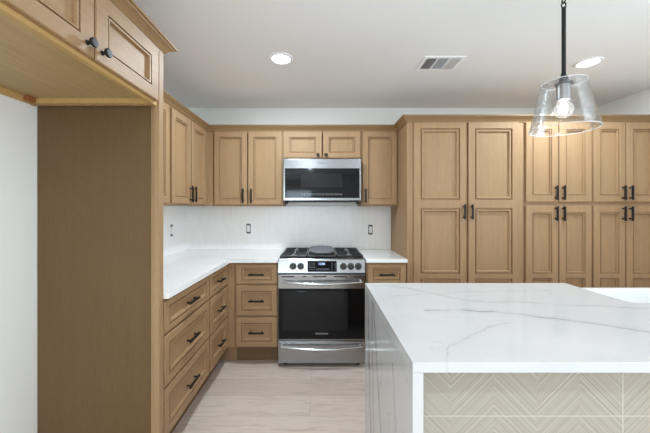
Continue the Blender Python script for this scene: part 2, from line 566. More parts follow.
def front_mesh(x0, x1, z0, z1, cells, fx, fz, bead=1.0):
    """Framed front: outer bevelled edge, flat frame, beaded recess and panel. cells: list of (z0, z1) of the openings."""
    m = MB(); b = m.b
    yf, e = -DT, 0.0035
    def quad(p): m.poly(p)
    # sides with eased front edge
    R0 = [(x0, z0), (x1, z0), (x1, z1), (x0, z1)]
    R1 = [(x0 + e, z0 + e), (x1 - e, z0 + e), (x1 - e, z1 - e), (x0 + e, z1 - e)]
    L = [[(x, 0.0, z) for x, z in R0], [(x, yf + e, z) for x, z in R0], [(x, yf, z) for x, z in R1]]
    for A, B in zip(L, L[1:]):
        for i in range(4):
            j = (i + 1) % 4
            quad((A[i], A[j], B[j], B[i]))
    quad(L[0][::-1])
    # frame faces
    xs = (x0 + e, x0 + fx, x1 - fx, x1 - e)
    quad([(xs[0], yf, z0 + e), (xs[1], yf, z0 + e), (xs[1], yf, z1 - e), (xs[0], yf, z1 - e)])
    quad([(xs[2], yf, z0 + e), (xs[3], yf, z0 + e), (xs[3], yf, z1 - e), (xs[2], yf, z1 - e)])
    zz = [z0 + e] + [v for c in cells for v in c] + [z1 - e]
    for i in range(0, len(zz), 2):
        quad([(xs[1], yf, zz[i]), (xs[2], yf, zz[i]), (xs[2], yf, zz[i + 1]), (xs[1], yf, zz[i + 1])])
    k = bead
    prof = [(0, yf), (0.001 * k, yf + 0.012), (0.0055 * k, yf + 0.012), (0.0072 * k, yf + 0.0010), (0.013 * k, yf + 0.0020), (0.0155 * k, yf + 0.0070), (0.0165 * k, yf + 0.0165)]
    for (c0, c1) in cells:
        rings = []
        for ins, y in prof:
            rings.append([(xs[1] + ins, y, c0 + ins), (xs[2] - ins, y, c0 + ins), (xs[2] - ins, y, c1 - ins), (xs[1] + ins, y, c1 - ins)])
        for A, B in zip(rings, rings[1:]):
            for i in range(4):
                j = (i + 1) % 4
                quad((A[i], A[j], B[j], B[i]))
        quad(rings[-1])
    bmesh.ops.remove_doubles(b, verts=b.verts[:], dist=1e-5)
    return m

def bar_pull(parent, x, z, vertical=True, length=0.135, mat='black'):
    m = MB()
    y = -DT - 0.027
    h = length / 2
    if vertical:
        m.box(x - 0.0075, x + 0.0075, y - 0.006, y + 0.006, z - h, z + h, 0.002)
        for s in (-1, 1):
            m.tube([(x, -DT - 0.0003, z + s * h * 0.7), (x, y, z + s * h * 0.7)], 0.0048, 10)
            m.tube([(x, -DT - 0.0003, z + s * h * 0.7), (x, -DT - 0.004, z + s * h * 0.7)], 0.008, 12)
    else:
        m.box(x - h, x + h, y - 0.006, y + 0.006, z - 0.007, z + 0.007, 0.002)
        for s in (-1, 1):
            m.tube([(x + s * h * 0.7, -DT - 0.0003, z), (x + s * h * 0.7, y, z)], 0.0048, 10)
            m.tube([(x + s * h * 0.7, -DT - 0.0003, z), (x + s * h * 0.7, -DT - 0.004, z)], 0.008, 12)
    o = m.build('handle', M[mat], parent)
    o['label'] = 'black bar handle'
    return o

def round_knob(parent, x, z):
    rot = Matrix.Translation((x, -DT, z)) @ Matrix.Rotation(PI / 2, 4, 'X')
    o = MB().lathe([(0.009, 0.0003), (0.007, 0.004), (0.0055, 0.008), (0.006, 0.014), (0.0145, 0.0175), (0.0162, 0.021), (0.0162, 0.026), (0.0145, 0.0285), (0, 0.0295)], rot, 28).build('knob', M['black'], parent)
    o['label'] = 'black round knob'
    return o

def door(parent, x0, x1, z0, z1, cells=None, fx=0.052, fz=0.052, name='door', mat='wood', bead=1.0):
    if cells is None:
        cells = [(z0 + fz, z1 - fz)]
    return front_mesh(x0, x1, z0, z1, cells, fx, fz, bead).build(name, M[mat], parent)

def drawer(parent, x0, x1, z0, z1, pull=True, plen=0.16):
    h = z1 - z0
    fz = 0.030 if h < 0.2 else 0.046
    d = door(parent, x0, x1, z0, z1, None, 0.046, fz, 'drawer', 'wood_h', 1.5)
    if pull:
        bar_pull(d, (x0 + x1) / 2, (z0 + z1) / 2, False, plen)
    return d

def carcass(parent, w, d, z0, z1, rails=(), toe=0.0, mids=(), st=0.038):
    """box of panels behind a face frame; rails: heights of rail centres; mids: x of mid stiles"""
    p = 0.018
    zb = z0 + toe
    c = MB()
    c.box(0, p, 0.02, d, zb, z1); c.box(w - p, w, 0.02, d, zb, z1)
    c.box(p, w - p, 0.02, d, zb, zb + p); c.box(p, w - p, 0.02, d, z1 - p, z1)
    c.box(p, w - p, d - 0.008, d, zb + p, z1 - p)
    c.build('carcass', M['wood'], parent)
    f = MB()
    f.box(0, st, 0, 0.0195, zb, z1, 0.001, 1); f.box(w - st, w, 0, 0.0195, zb, z1, 0.001, 1)
    zr = [zb + 0.022, z1 - 0.022] + list(rails)
    for z in zr:
        f.box(st, w - st, 0.0002, 0.0195, z - 0.022, z + 0.022)
    for x in mids:
        f.box(x - 0.02, x + 0.02, 0.0004, 0.0193, zb + 0.04, z1 - 0.04)
    f.build('face_frame', M['wood'], parent)
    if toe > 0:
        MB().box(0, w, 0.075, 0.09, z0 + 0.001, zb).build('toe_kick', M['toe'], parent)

# ------------------------------------------------------------------ base cabinets
CT0, CT1 = 0.895, 0.925          # worktop underside and top
BX = LEFT + 0.61                  # face frame plane of the left run (-0.83)
BY = BACK - 0.61                  # face frame plane of the back run (2.67)
DRAWERS = ((0.161, 0.418), (0.432, 0.695), (0.709, 0.876))

def drawer_base(label, loc, rz, w, m0=0.012, m1=0.012, plen=0.16):
    r = thing('base_cabinet', label, 'cabinet', loc, rz, 'base cabinets')
    carcass(r, w, 0.605, 0, CT0, (0.425, 0.702), 0.150)
    for z0, z1 in DRAWERS:
        drawer(r, m0, w - m1, z0, z1, True, plen)
    return r
drawer_base('wide three-drawer base cabinet on the left run, next to the tall end panel', (BX, 1.573, 0), PI / 2, 0.652, 0.010, 0.012, 0.145)
drawer_base('narrow three-drawer base cabinet on the left run, nearest the back corner', (BX, 2.226, 0), PI / 2, 0.425, 0.010, 0.006, 0.13)
drawer_base('three-drawer base cabinet against the back wall, left of the range', (-0.755, BY, 0), 0, 0.381, 0.016, 0.006, 0.135)
cf = MB()
cf.box(-0.829, -0.7565, BY, BY + 0.02, 0.150, CT0)
cf.box(-0.83, -0.81, 2.653, BY - 0.001, 0.150, CT0)
cf.box(-0.90, -0.7565, BY + 0.075, BY + 0.09, 0.001, 0.151)
tag(cf.build('corner_filler', M['wood']), 'narrow wooden filler strip in the inside corner between the base cabinets', 'filler')
r = thing('base_cabinet', 'single-drawer base cabinet between the range and the tall pantry', 'cabinet', (0.392, BY, 0), 0, 'base cabinets')
carcass(r, 0.357, 0.605, 0, CT0, (0.702,), 0.150)
drawer(r, 0.012, 0.345, *DRAWERS[2], True, 0.135)
d = door(r, 0.012, 0.345, 0.161, 0.695)
bar_pull(d, 0.045, 0.60, True)

# worktops
w_ = MB()
cx, cy = -0.785, 2.632
w_.prism([(LEFT + 0.001, 1.572), (cx, 1.572), (cx, cy), (-0.3745, cy), (-0.3745, BACK - 0.001), (LEFT + 0.001, BACK - 0.001)], CT0 + 0.001, CT1, 0.0025)
tag(w_.build('worktop', M['quartz']), 'white quartz L-shaped worktop over the left drawers, running into the corner', 'countertop')
tag(MB().box(0.387, 0.7485, cy, BACK - 0.001, CT0 + 0.001, CT1, 0.0025).build('worktop', M['quartz']),
    'short white quartz worktop between the range and the tall pantry', 'countertop')

# backsplash tile
UB = 1.39                         # underside of the wall cabinets
tag(MB().box(LEFT + 0.010, 0.7485, BACK - 0.009, BACK - 0.0005, CT1 + 0.001, UB - 0.001).build('backsplash', M['picket']),
    'white backsplash of narrow upright tiles on the back wall behind the range', 'backsplash')
lb = MB().box(0, BACK - 0.0095 - 1.573, -0.009, -0.0005, CT1 + 0.001, UB - 0.001).build('backsplash', M['picket'])
lb.location = (LEFT, 1.573, 0); lb.rotation_euler = (0, 0, PI / 2)
tag(lb, 'white backsplash of narrow upright tiles on the left wall above the drawers', 'backsplash')

# ------------------------------------------------------------------ wall cabinets
UT = 2.135                        # top of the wall cabinets' boxes
UY = 2.97                         # face frame plane, back run
UX = -1.12                        # face frame plane, left run
DZ0, DZ1 = UB + 0.012, 2.110

# left run
r = thing('wall_cabinet', 'single-door wall cabinet on the left wall, half hidden behind the tall end panel', 'cabinet', (UX, 1.573, 0), PI / 2, 'wall cabinets')
carcass(r, 0.66, 0.319, UB, UT)
d = door(r, 0.012, 0.325, DZ0, DZ1); bar_pull(d, 0.290, 1.49)
d = door(r, 0.333, 0.643, DZ0, DZ1); bar_pull(d, 0.368, 1.49)
r['label'] = 'wall cabinet on the left wall, mostly hidden behind the tall end panel'
r = thing('wall_cabinet', 'two-door wall cabinet on the left wall, next to the back corner', 'cabinet', (UX, 2.235, 0), PI / 2, 'wall cabinets')
carcass(r, 0.733, 0.319, UB, UT)
d = door(r, 0.023, 0.343, DZ0, DZ1); bar_pull(d, 0.322, 1.485)
d = door(r, 0.370, 0.692, DZ0, DZ1); bar_pull(d, 0.391, 1.485)
# back run
cf = MB(); cf.box(UX + 0.001, -1.046, UY, UY + 0.02, UB, UT); cf.box(UX + 0.001, -1.0465, UY + 0.02, BACK - 0.02, UB, UB + 0.018)
tag(cf.build('corner_filler', M['wood']), 'upright wooden filler strip in the corner between the wall cabinets', 'filler')
r = thing('wall_cabinet', 'two-door wall cabinet on the back wall, left of the microwave', 'cabinet', (-1.045, UY, 0), 0, 'wall cabinets')
carcass(r, 0.674, 0.305, UB, UT)
d = door(r, 0.010, 0.329, DZ0, DZ1); bar_pull(d, 0.329 - 0.035, 1.487)
d = door(r, 0.339, 0.666, DZ0, DZ1); bar_pull(d, 0.339 + 0.035, 1.487)
r = thing('wall_cabinet', 'short two-door wall cabinet above the microwave', 'cabinet', (-0.370, UY, 0), 0, 'wall cabinets')
carcass(r, 0.760, 0.305, 1.837, UT)
d = door(r, 0.006, 0.378, 1.853, DZ1, None, 0.058, 0.054); round_knob(d, 0.378 - 0.038, 1.882)
d = door(r, 0.388, 0.753, 1.853, DZ1, None, 0.058, 0.054); round_knob(d, 0.388 + 0.030, 1.882)
r = thing('wall_cabinet', 'single-door wall cabinet between the microwave and the tall pantry', 'cabinet', (0.391, UY, 0), 0, 'wall cabinets')
carcass(r, 0.357, 0.305, UB, UT)
d = door(r, 0.012, 0.343, DZ0, DZ1); bar_pull(d, 0.012 + 0.028, 1.487)

# tall cabinets
TY = 2.66
r = thing('tall_pantry', 'tall two-door pantry cabinet with long panelled doors, right of the range', 'cabinet', (0.750, TY, 0), 0, 'tall cabinets')
carcass(r, 1.016, 0.615, 0, UT, (0.78,), 0.112, (0.5185,), 0.060)
for x0, x1, hx in ((0.055, 0.510, 0.486), (0.527, 0.964, 0.551)):
    d = door(r, x0, x1, 0.150, 2.110, [(0.205, 0.757), (0.797, 1.368), (1.438, 2.058)], 0.056, name='door', bead=1.9)
    bar_pull(d, hx, 1.335, True, 0.13)
def tall(label, x, w, split):
    r = thing('tall_cabinet', label, 'cabinet', (x, TY, 0), 0, 'tall cabinets')
    carcass(r, w, 0.615, 0, UT, (1.405,), 0.112)
    for x0, x1, s in ((0.008, split - 0.004, -1), (split + 0.004, w - 0.008, 1)):
        hx = (x1 - 0.027) if s < 0 else (x0 + 0.027)
        d = door(r, x0, x1, 1.420, 2.110, None, 0.056, 0.058)
        bar_pull(d, hx, 1.500, True, 0.125)
        d = door(r, x0, x1, 0.150, 1.390, [(0.208, 0.764), (0.802, 1.330)], 0.056)
        bar_pull(d, hx, 1.320, True, 0.125)
tall('tall four-door cabinet beside the pantry, behind the pendant lamp', 1.768, 0.585, 0.292)
tall('tall four-door cabinet at the right end, against the right wall', 2.354, 0.594, 0.288)

# crown mouldings
def crown(z, h=0.055, out=0.050):
    return [(0, z), (0.006, z), (0.008, z + 0.2 * h), (0.014, z + 0.25 * h), (0.022, z + 0.48 * h), (out * 0.72, z + 0.68 * h), (out * 0.80, z + 0.70 * h), (out * 0.84, z + 0.80 * h), (out, z + 0.84 * h), (out, z + h), (0, z + h)]
CR0 = 2.113
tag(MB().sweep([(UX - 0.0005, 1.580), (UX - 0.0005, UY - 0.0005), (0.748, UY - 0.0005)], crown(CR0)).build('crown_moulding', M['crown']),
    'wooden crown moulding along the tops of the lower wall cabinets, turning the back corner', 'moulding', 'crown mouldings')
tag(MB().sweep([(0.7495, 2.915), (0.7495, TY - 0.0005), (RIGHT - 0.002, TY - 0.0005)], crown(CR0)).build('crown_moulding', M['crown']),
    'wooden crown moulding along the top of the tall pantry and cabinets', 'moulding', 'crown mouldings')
FX = -0.82                        # face frame plane of the cabinet over the fridge bay
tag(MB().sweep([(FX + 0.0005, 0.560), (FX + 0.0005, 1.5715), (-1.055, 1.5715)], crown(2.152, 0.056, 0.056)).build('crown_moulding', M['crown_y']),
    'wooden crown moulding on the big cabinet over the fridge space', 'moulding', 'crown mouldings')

# ------------------------------------------------------------------ fridge bay
r = thing('fridge_cabinet', 'deep two-door cabinet hung over the empty fridge space', 'cabinet', (FX, 0.60, 0), PI / 2)
fz0, fz1 = 1.875, 2.20
w = 0.928
c = MB()
c.box(0, 0.018, 0.02, 0.618, fz0, fz1); c.box(w - 0.018, w, 0.02, 0.618, fz0, fz1)
c.box(0.018, w - 0.018, 0.02, 0.618, fz1 - 0.018, fz1); c.box(0.018, w - 0.018, 0.61, 0.618, fz0 + 0.038, fz1 - 0.018)
c.build('carcass', M['wood_h'], r)
f = MB()
f.box(0, 0.03, 0, 0.0195, fz0, fz1); f.box(w - 0.026, w, 0, 0.0195, fz0, fz1)
f.box(0.03, w - 0.026, 0.0, 0.0195, fz0, fz0 + 0.035); f.box(0.03, w - 0.026, 0, 0.0195, 2.14, fz1); f.box(0.46, 0.50, 0.0004, 0.019, fz0 + 0.035, 2.14)
f.build('face_frame', M['raw'], r)
MB().box(0.018, w - 0.018, 0.034, 0.60, fz0 + 0.030, fz0 + 0.038).build('bottom_panel', M['ply'], r)['label'] = 'pale plywood underside'
n = MB(); n.box(0.03, w - 0.02, 0.600, 0.6175, fz0 + 0.001, fz0 + 0.030, 0.001, 1); n.box(w - 0.035, w - 0.0185, 0.03, 0.598, fz0 + 0.004, fz0 + 0.030, 0.001, 1)
n.build('mounting_rail', M['raw'], r)['label'] = 'raw pine mounting strips under the cabinet'
b_ = MB(); b_.box(w - 0.075, w - 0.036, 0.575, 0.598, fz0 + 0.003, fz0 + 0.0295, 0.002)
b_.build('glue_block', plain('glue_block', srgb(150, 92, 52), 0.6), r)
d = door(r, 0.045, 0.478, 1.891, 2.146, None, 0.062, 0.056, 'door', 'wood_h'); round_knob(d, 0.478 - 0.034, 1.930)
d = door(r, 0.485, 0.906, 1.891, 2.146, None, 0.062, 0.056, 'door', 'wood_h'); round_knob(d, 0.485 + 0.030, 1.930)

r = thing('end_panel', 'tall brown wooden end panel between the fridge space and the left drawers', 'panel', (-0.811, 1.53, 0))
MB().box(LEFT + 0.003 + 0.811, -0.045, 0.016, 0.041, 0.001, 2.1515).build('panel', M['veneer'], r)['label'] = 'dark brown veneer sheet'
e_ = MB(); e_.box(-0.0475, -0.026, 0.010, 0.041, 0.001, 2.1515, 0.001, 1); e_.box(-0.0265, 0.0, 0.0, 0.041, 0.001, 2.1515, 0.002)
e_.build('edge_stile', M['wood'], r)['label'] = 'lighter wooden edge strip'

# ------------------------------------------------------------------ outlets without cover plates
def outlet(label, loc, rz):
    r = thing('wall_outlet', label, 'outlet', loc, rz, 'outlets without cover plates')
    m = MB()
    m.box(-0.023, 0.023, -0.002, 0.0, -0.050, 0.050, 0.0008, 1)
    m.build('cutout', M['dark'], r)
    for q in (-1, 1):
        s = MB(); s.box(-0.012, 0.012, -0.0045, -0.001, q * 0.0445 - 0.0085, q * 0.0445 + 0.0085, 0.001, 1)
        s.lathe([(0.004, 0), (0.004, 0.003), (0, 0.0035)], Matrix.Translation((0, -0.004, q * 0.046)) @ Matrix.Rotation(PI / 2, 4, 'X'), 12)
        s.build('mounting_tab', M['strap'], r)
    f = MB(); f.box(-0.0165, 0.0165, -0.009, -0.002, -0.035, 0.035, 0.003)
    f.build('socket_face', M['plastic'], r)
    return r
o1 = outlet('bare socket without a cover in the backsplash, left of the range', (-0.777, BACK - 0.0092, 1.150), 0)
dup(o1, (0.530, BACK - 0.0092, 1.138), 0, 'bare socket without a cover in the backsplash, right of the range')
o3 = thing('wall_switch', 'bare white switch without a cover on the left wall backsplash', 'switch', (LEFT + 0.0092, 2.917, 1.155), PI / 2, 'outlets without cover plates')
for q in (-1, 1):
    MB().box(-0.018, 0.018, -0.005, 0, q * 0.046 - 0.010, q * 0.046 + 0.010, 0.001, 1).build('mounting_tab', M['strap'], o3)
s = MB(); s.box(-0.0165, 0.0165, -0.010, 0, -0.0355, 0.0355, 0.003); s.build('rocker', M['plastic'], o3)

# ------------------------------------------------------------------ text
def text_mesh(name, txt, size, mat, parent, loc, rot=(PI / 2, 0, 0), depth=0.0003, spacing=1.0):
    cu = bpy.data.curves.new('txt', 'FONT')
    cu.body = txt; cu.size = size; cu.align_x = 'CENTER'; cu.align_y = 'CENTER'; cu.extrude = depth; cu.space_character = spacing
    to = bpy.data.objects.new('txt', cu); COL.objects.link(to)
    C.view_layer.update()
    me = bpy.data.meshes.new_from_object(to.evaluated_get(C.evaluated_depsgraph_get()))
    bpy.data.objects.remove(to); bpy.data.curves.remove(cu)
    me.name = name; me.materials.clear(); me.materials.append(mat)
    o = bpy.data.objects.new(name, me); COL.objects.link(o); o.parent = parent
    o.location = loc; o.rotation_euler = rot
    return o

# ------------------------------------------------------------------ range (local: x about centre, y=0 at the door face)
RY = 2.615
RC = 0.005
RW = 0.373
r = thing('range', 'stainless steel slide-in gas range with black oven door', 'range', (RC, RY, 0))
b_ = MB()
b_.box(-RW + 0.002, RW - 0.002, 0.045, 0.635, 0.055, 0.800); b_.box(-RW, RW, 0.03, 0.640, 0.800, 0.905)
b_.build('body', M['steel_dark'], r)
# cooktop tray
ct = MB(); ct.box(-RW - 0.006, RW + 0.006, 0.055, 0.640, 0.905, 0.917, 0.003); ct.build('cooktop', M['cooktop'], r)
# slanted control panel
cp = MB(); b = bmesh.new()
sec = [(0.012, 0.806), (0.000, 0.812), (0.022, 0.918), (0.032, 0.928), (0.060, 0.928), (0.060, 0.806)]
A = [b.verts.new((-RW - 0.001, y, z)) for y, z in sec]; B = [b.verts.new((RW + 0.001, y, z)) for y, z in sec]
n = len(sec)
for i in range(n): b.faces.new((A[i], A[(i + 1) % n], B[(i + 1) % n], B[i]))
b.faces.new(A[::-1]); b.faces.new(B)
bmesh.ops.recalc_face_normals(b, faces=b.faces[:])
bmesh.ops.bevel(b, geom=b.edges[:], offset=0.0025, segments=2, affect='EDGES')
cp._merge(b)
cp_o = cp.build('control_panel', M['steel'], r)
tilt = math.atan2(0.022, 0.106)
def on_panel(x, zz, off=0.0):
    """matrix with +z out of the panel's face at height zz"""
    y = (zz - 0.812) / 0.106 * 0.022
    return Matrix.Translation((x, y, zz)) @ Matrix.Rotation(PI / 2 - tilt, 4, 'X') @ Matrix.Translation((0, 0, off))
dp = MB(); b = bmesh.new(); bmesh.ops.create_cube(b, size=1)
b.transform(on_panel(0.005, 0.866) @ Matrix.Diagonal((0.250, 0.092, 0.004, 1)))
dp._merge(b); dp_o = dp.build('display', M['panel_black'], cp_o)
text_mesh('clock_digits', '12:00', 0.026, M['digits'], cp_o, on_panel(0.0, 0.886, 0.0022).translation, (PI / 2 - tilt, 0, 0))
kp = MB()
for row, zz in enumerate((0.846, 0.858, 0.838)):
    for k in range(11 if row != 1 else 3):
        xx = (-0.045 + k * 0.0105) if row != 1 else (-0.1 + k * 0.02)
        bb = bmesh.new(); bmesh.ops.create_cube(bb, size=1)
        bb.transform(on_panel(xx + 0.005, zz, 0.0022) @ Matrix.Diagonal((0.0055, 0.003, 0.0006, 1))); kp._merge(bb)
for xx in (-0.108, -0.088, -0.068, 0.085, 0.112):
    for zz in (0.840, 0.858, 0.876, 0.892):
        bb = bmesh.new(); bmesh.ops.create_cube(bb, size=1)
        bb.transform(on_panel(xx + 0.005, zz, 0.0022) @ Matrix.Diagonal((0.008, 0.0035, 0.0006, 1))); kp._merge(bb)
kp.build('keypad', M['mark'], cp_o)
for kx in (-0.246, -0.180, 0.188, 0.252, 0.316):
    k = MB().lathe([(0.029, 0), (0.029, 0.006), (0.024, 0.008), (0.0225, 0.026), (0.020, 0.031), (0, 0.032)], on_panel(kx, 0.866, 0.0005), 32)
    bb = bmesh.new(); bmesh.ops.create_cube(bb, size=1)
    bb.transform(on_panel(kx, 0.866, 0.034) @ Matrix.Diagonal((0.009, 0.042, 0.012, 1))); k._merge(bb)
    ko = k.build('knob', M['knob_steel'], r)
# oven door
dr = MB(); dr.box(-RW, RW, 0.0, 0.040, 0.232, 0.796, 0.004)
do = dr.build('oven_door', M['steel'], r)
MB().box(-RW + 0.004, RW - 0.004, -0.004, 0.002, 0.244, 0.678, 0.002).build('door_glass', M['glass_black'], do)['label'] = 'black glass door front'
MB().box(-0.335, 0.228, -0.0046, -0.003, 0.320, 0.655, 0.0006, 1).build('window', M['glass_window'], do)
for x0, x1 in ((-0.345, -0.235), (-0.165, -0.130), (-0.075, 0.045), (0.105, 0.220), (0.280, 0.345)):
    MB().box(x0, x1, -0.0006, 0.004, 0.776, 0.785).build('vent_slot', M['dark'], do)
def bow(z, out0, out1, drop, x=0.345, r0=0.011):
    pts = []
    for i in range(25):
        u = -1 + 2 * i / 24
        pts.append((u * x, -(out0 + (out1 - out0) * (1 - u * u)), z - drop * (1 - u * u)))
    m = MB().tube(pts, [r0 * (0.75 + 0.45 * (1 - (i / 12 - 1) ** 2)) for i in range(25)], 14, 0.8)
    for s_ in (-1, 1):
        m.tube([(s_ * (x - 0.008), 0.001, z), (s_ * (x - 0.008), -out0 - 0.003, z)], 0.010, 12)
    return m
bow(0.742, 0.035, 0.062, 0.012).build('handle', M['steel_bright'], do)['label'] = 'bowed bright steel handle'
text_mesh('logo', 'FRIGIDAIRE', 0.019, M['logo'], do, (0.0, -0.0043, 0.292), (PI / 2, 0, 0), 0.0004, 1.1)
# storage drawer
sd = MB(); sd.box(-RW, RW, 0.0, 0.040, 0.036, 0.226, 0.004)
so = sd.build('storage_drawer', M['steel'], r)
bow(0.192, 0.028, 0.052, 0.014).build('handle', M['steel_bright'], so)['label'] = 'bowed bright steel handle'
for fx_, fy_ in ((-0.32, 0.07), (0.32, 0.07), (-0.32, 0.58), (0.32, 0.58)):
    MB().lathe([(0.018, 0.0), (0.018, 0.02), (0.010, 0.022), (0.010, 0.056)], Matrix.Translation((fx_, fy_, 0)), 16).build('foot', M['rubber'], r)
# burners
for bx, by, br in ((-0.262, 0.20, 0.052), (-0.262, 0.49, 0.040), (0.262, 0.20, 0.055), (0.262, 0.49, 0.038), (0.0, 0.35, 0.045)):
    MB().lathe([(br, 0.9165), (br, 0.926), (br * 0.86, 0.929), (br * 0.84, 0.936), (br * 0.75, 0.939), (0, 0.940)], Matrix.Translation((bx, by, 0)), 28).build('burner', M['brass'], r)
# grates
def grate(x0, x1, fingers):
    m = MB(); z0, z1 = 0.937, 0.952; y0, y1 = 0.068, 0.615; t = 0.011
    m.box(x0, x1, y0, y0 + t, z0, z1, 0.002, 1); m.box(x0, x1, y1 - t, y1, z0, z1, 0.002, 1)
    m.box(x0, x0 + t, y0, y1, z0, z1, 0.002, 1); m.box(x1 - t, x1, y0, y1, z0, z1, 0.002, 1)
    ym = (y0 + y1) / 2; xm = (x0 + x1) / 2
    m.box(x0, x1, ym - t / 2, ym + t / 2, z0, z1, 0.002, 1)
    for yy in fingers:
        m.box(x0, xm - 0.022, yy - 0.0055, yy + 0.0055, z0 + 0.002, z1 + 0.003, 0.002, 1)
        m.box(xm + 0.022, x1, yy - 0.0055, yy + 0.0055, z0 + 0.002, z1 + 0.003, 0.002, 1)
    for ya, yb in ((y0, y0 + 0.105), (ym - 0.105, ym + 0.105), (y1 - 0.105, y1)):
        m.box(xm - 0.005, xm + 0.005, ya, yb, z0 + 0.002, z1 + 0.002, 0.002, 1)
    for xx in (x0, x1 - t):
        for yy in (y0, ym - t / 2, y1 - t):
            m.box(xx, xx + t, yy, yy + t, 0.9165, z0 + 0.001, 0.001, 1)
    return m.build('grate', M['iron'], r)
M['spine'] = plain('iron_glint', srgb(150, 150, 152), 0.35, 0.8)  # pale colour stands in for the glint along the cast-iron bar
for sx_ in (-0.249, 0.249):
    MB().box(sx_ - 0.006, sx_ + 0.006, 0.070, 0.612, 0.940, 0.957, 0.002, 1).build('grate_spine', M['spine'], r)
F4 = (0.14, 0.215, 0.45, 0.535)
grate(-0.366, -0.132, F4); grate(-0.128, 0.128, F4); grate(0.132, 0.366, F4)
# griddle on the middle grate
g = thing('griddle', 'grey oval griddle plate lying on the middle of the range', 'griddle', (RC, RY, 0.9575))
gm = MB(); outer = []; N = 40
for i in range(N):
    a = 2 * PI * i / N
    ca, sa = math.cos(a), math.sin(a)
    px_ = 0.120 * math.copysign(abs(ca) ** 0.55, ca); py_ = 0.235 * math.copysign(abs(sa) ** 0.75, sa)
    outer.append((px_, 0.345 + py_))
b = bmesh.new()
rings = []
for sc_, z in ((0.94, 0.0), (1.0, 0.004), (1.0, 0.016), (0.965, 0.017), (0.94, 0.009), (0.0, 0.008)):
    if sc_ == 0.0:
        rings.append([b.verts.new((0, 0.345, z))])
    else:
        rings.append([b.verts.new((x * sc_, 0.345 + (y - 0.345) * sc_, z)) for x, y in outer])
b.faces.new(rings[0][::-1])
for A, B in zip(rings, rings[1:]):
    for i in range(N):
        j = (i + 1) % N
        b.faces.new((A[i], A[j], B[j], B[i]) if len(B) > 1 else (A[i], A[j], B[0]))
bmesh.ops.recalc_face_normals(b, faces=b.faces[:])
gm._merge(b); gm.build('plate', M['griddle'], g)
for s_ in (-1, 1):
    hm = MB()
    yb = 0.345 + s_ * 0.236
    hm.tube([(-0.035, yb - s_ * 0.006, 0.010), (-0.030, yb + s_ * 0.014, 0.012), (0.030, yb + s_ * 0.014, 0.012), (0.035, yb - s_ * 0.006, 0.010)], 0.005, 8)
    hm.build('grip', M['griddle'], g)

# ------------------------------------------------------------------ microwave
MY = 2.875
MZ0, MZ1 = 1.430, 1.836
r = thing('microwave', 'stainless over-the-range microwave with black glass front', 'microwave', (0.010, MY, 0))
HW = 0.366
b_ = MB(); b_.box(-HW, HW, 0.03, 0.398, MZ0 + 0.006, MZ1, 0.003); b_.build('body', M['steel_dark'], r)
dm = MB(); dm.box(-HW, HW, 0.0, 0.030, MZ0 + 0.010, MZ1 - 0.002, 0.004); do = dm.build('door', M['steel_mid'], r)
MB().box(-HW + 0.015, HW - 0.014, -0.003, 0.002, 1.464, 1.744, 0.0015, 1).build('door_glass', M['glass_black'], do)['label'] = 'black glass front'
MB().box(-0.20, 0.19, -0.0036, -0.0025, 1.565, 1.690, 0.0004, 1).build('window', M['glass_window'], do)
kp = MB()
for k in range(27):
    xx = -0.195 + k * 0.0145
    kp.box(xx, xx + 0.007, -0.0036, -0.003, 1.497 + (0.004 if k % 3 == 0 else 0), 1.503 + (0.004 if k % 3 == 0 else 0))
    if k % 2 == 0: kp.box(xx, xx + 0.006, -0.0036, -0.003, 1.486, 1.490)
kp.build('keypad', M['mark'], do)
text_mesh('logo', 'FRIGIDAIRE', 0.018, M['logo_dark'], do, (-0.002, -0.0003, 1.788), (PI / 2, 0, 0), 0.0004, 1.1)
v_ = MB(); v_.box(-HW + 0.02, HW - 0.02, 0.04, 0.36, MZ0 + 0.001, MZ0 + 0.006)
for i in range(2):
    v_.box(-0.352 + i * 0.674, -0.322 + i * 0.674, 0.02, 0.05, MZ0 - 0.020, MZ0 + 0.006, 0.002)
v_.build('vent_underside', M['dark'], r)

# ------------------------------------------------------------------ island
IX0, IX1 = 0.260, 2.25
IY0, IY1 = 0.8655, 1.795
NX, NY = 1.434, 1.411          # sink notch
r = thing('island_countertop', 'white veined quartz island top with a waterfall end', 'countertop', (0, 0, 0))
c_ = 0.03
arc = [(NX + c_ - c_ * math.cos(a), NY + c_ - c_ * math.sin(a)) for a in [PI / 2 * i / 6 for i in range(7)]]
SX1 = 2.22
pts = [(IX0, IY0), (IX1, IY0), (IX1, IY1), (SX1, IY1), (SX1, NY)] + arc[::-1] + [(NX, IY1), (IX0, IY1)]
MB().prism(pts, CT0, CT1, 0.0015).build('slab', M['quartz_top'], r)
MB().box(IX0, IX0 + 0.031, IY0, IY1, 0.001, CT0 - 0.0003, 0.0012).build('waterfall_leg', M['quartz_side'], r)

r = thing('kitchen_island', 'island body clad in pale beige chevron tiles under the quartz top', 'island', (0, 0, 0))
PY = 1.00
m = MB(); m.box(IX0 + 0.0325, IX1, PY + 0.012, 1.385, 0.001, CT0 - 0.001); m.box(IX0 + 0.0325, NX - 0.035, 1.385, IY1 - 0.025, 0.1, CT0 - 0.001)
m.box(NX - 0.035, IX1, 1.385, IY1 - 0.06, 0.1, 0.62)
m.build('body', M['wood'], r)
MB().box(IX0 + 0.0325, IX1, PY, PY + 0.0115, 0.001, CT0 - 0.001).build('tile_panel', M['chevron'], r)['label'] = 'beige chevron-patterned tile cladding'

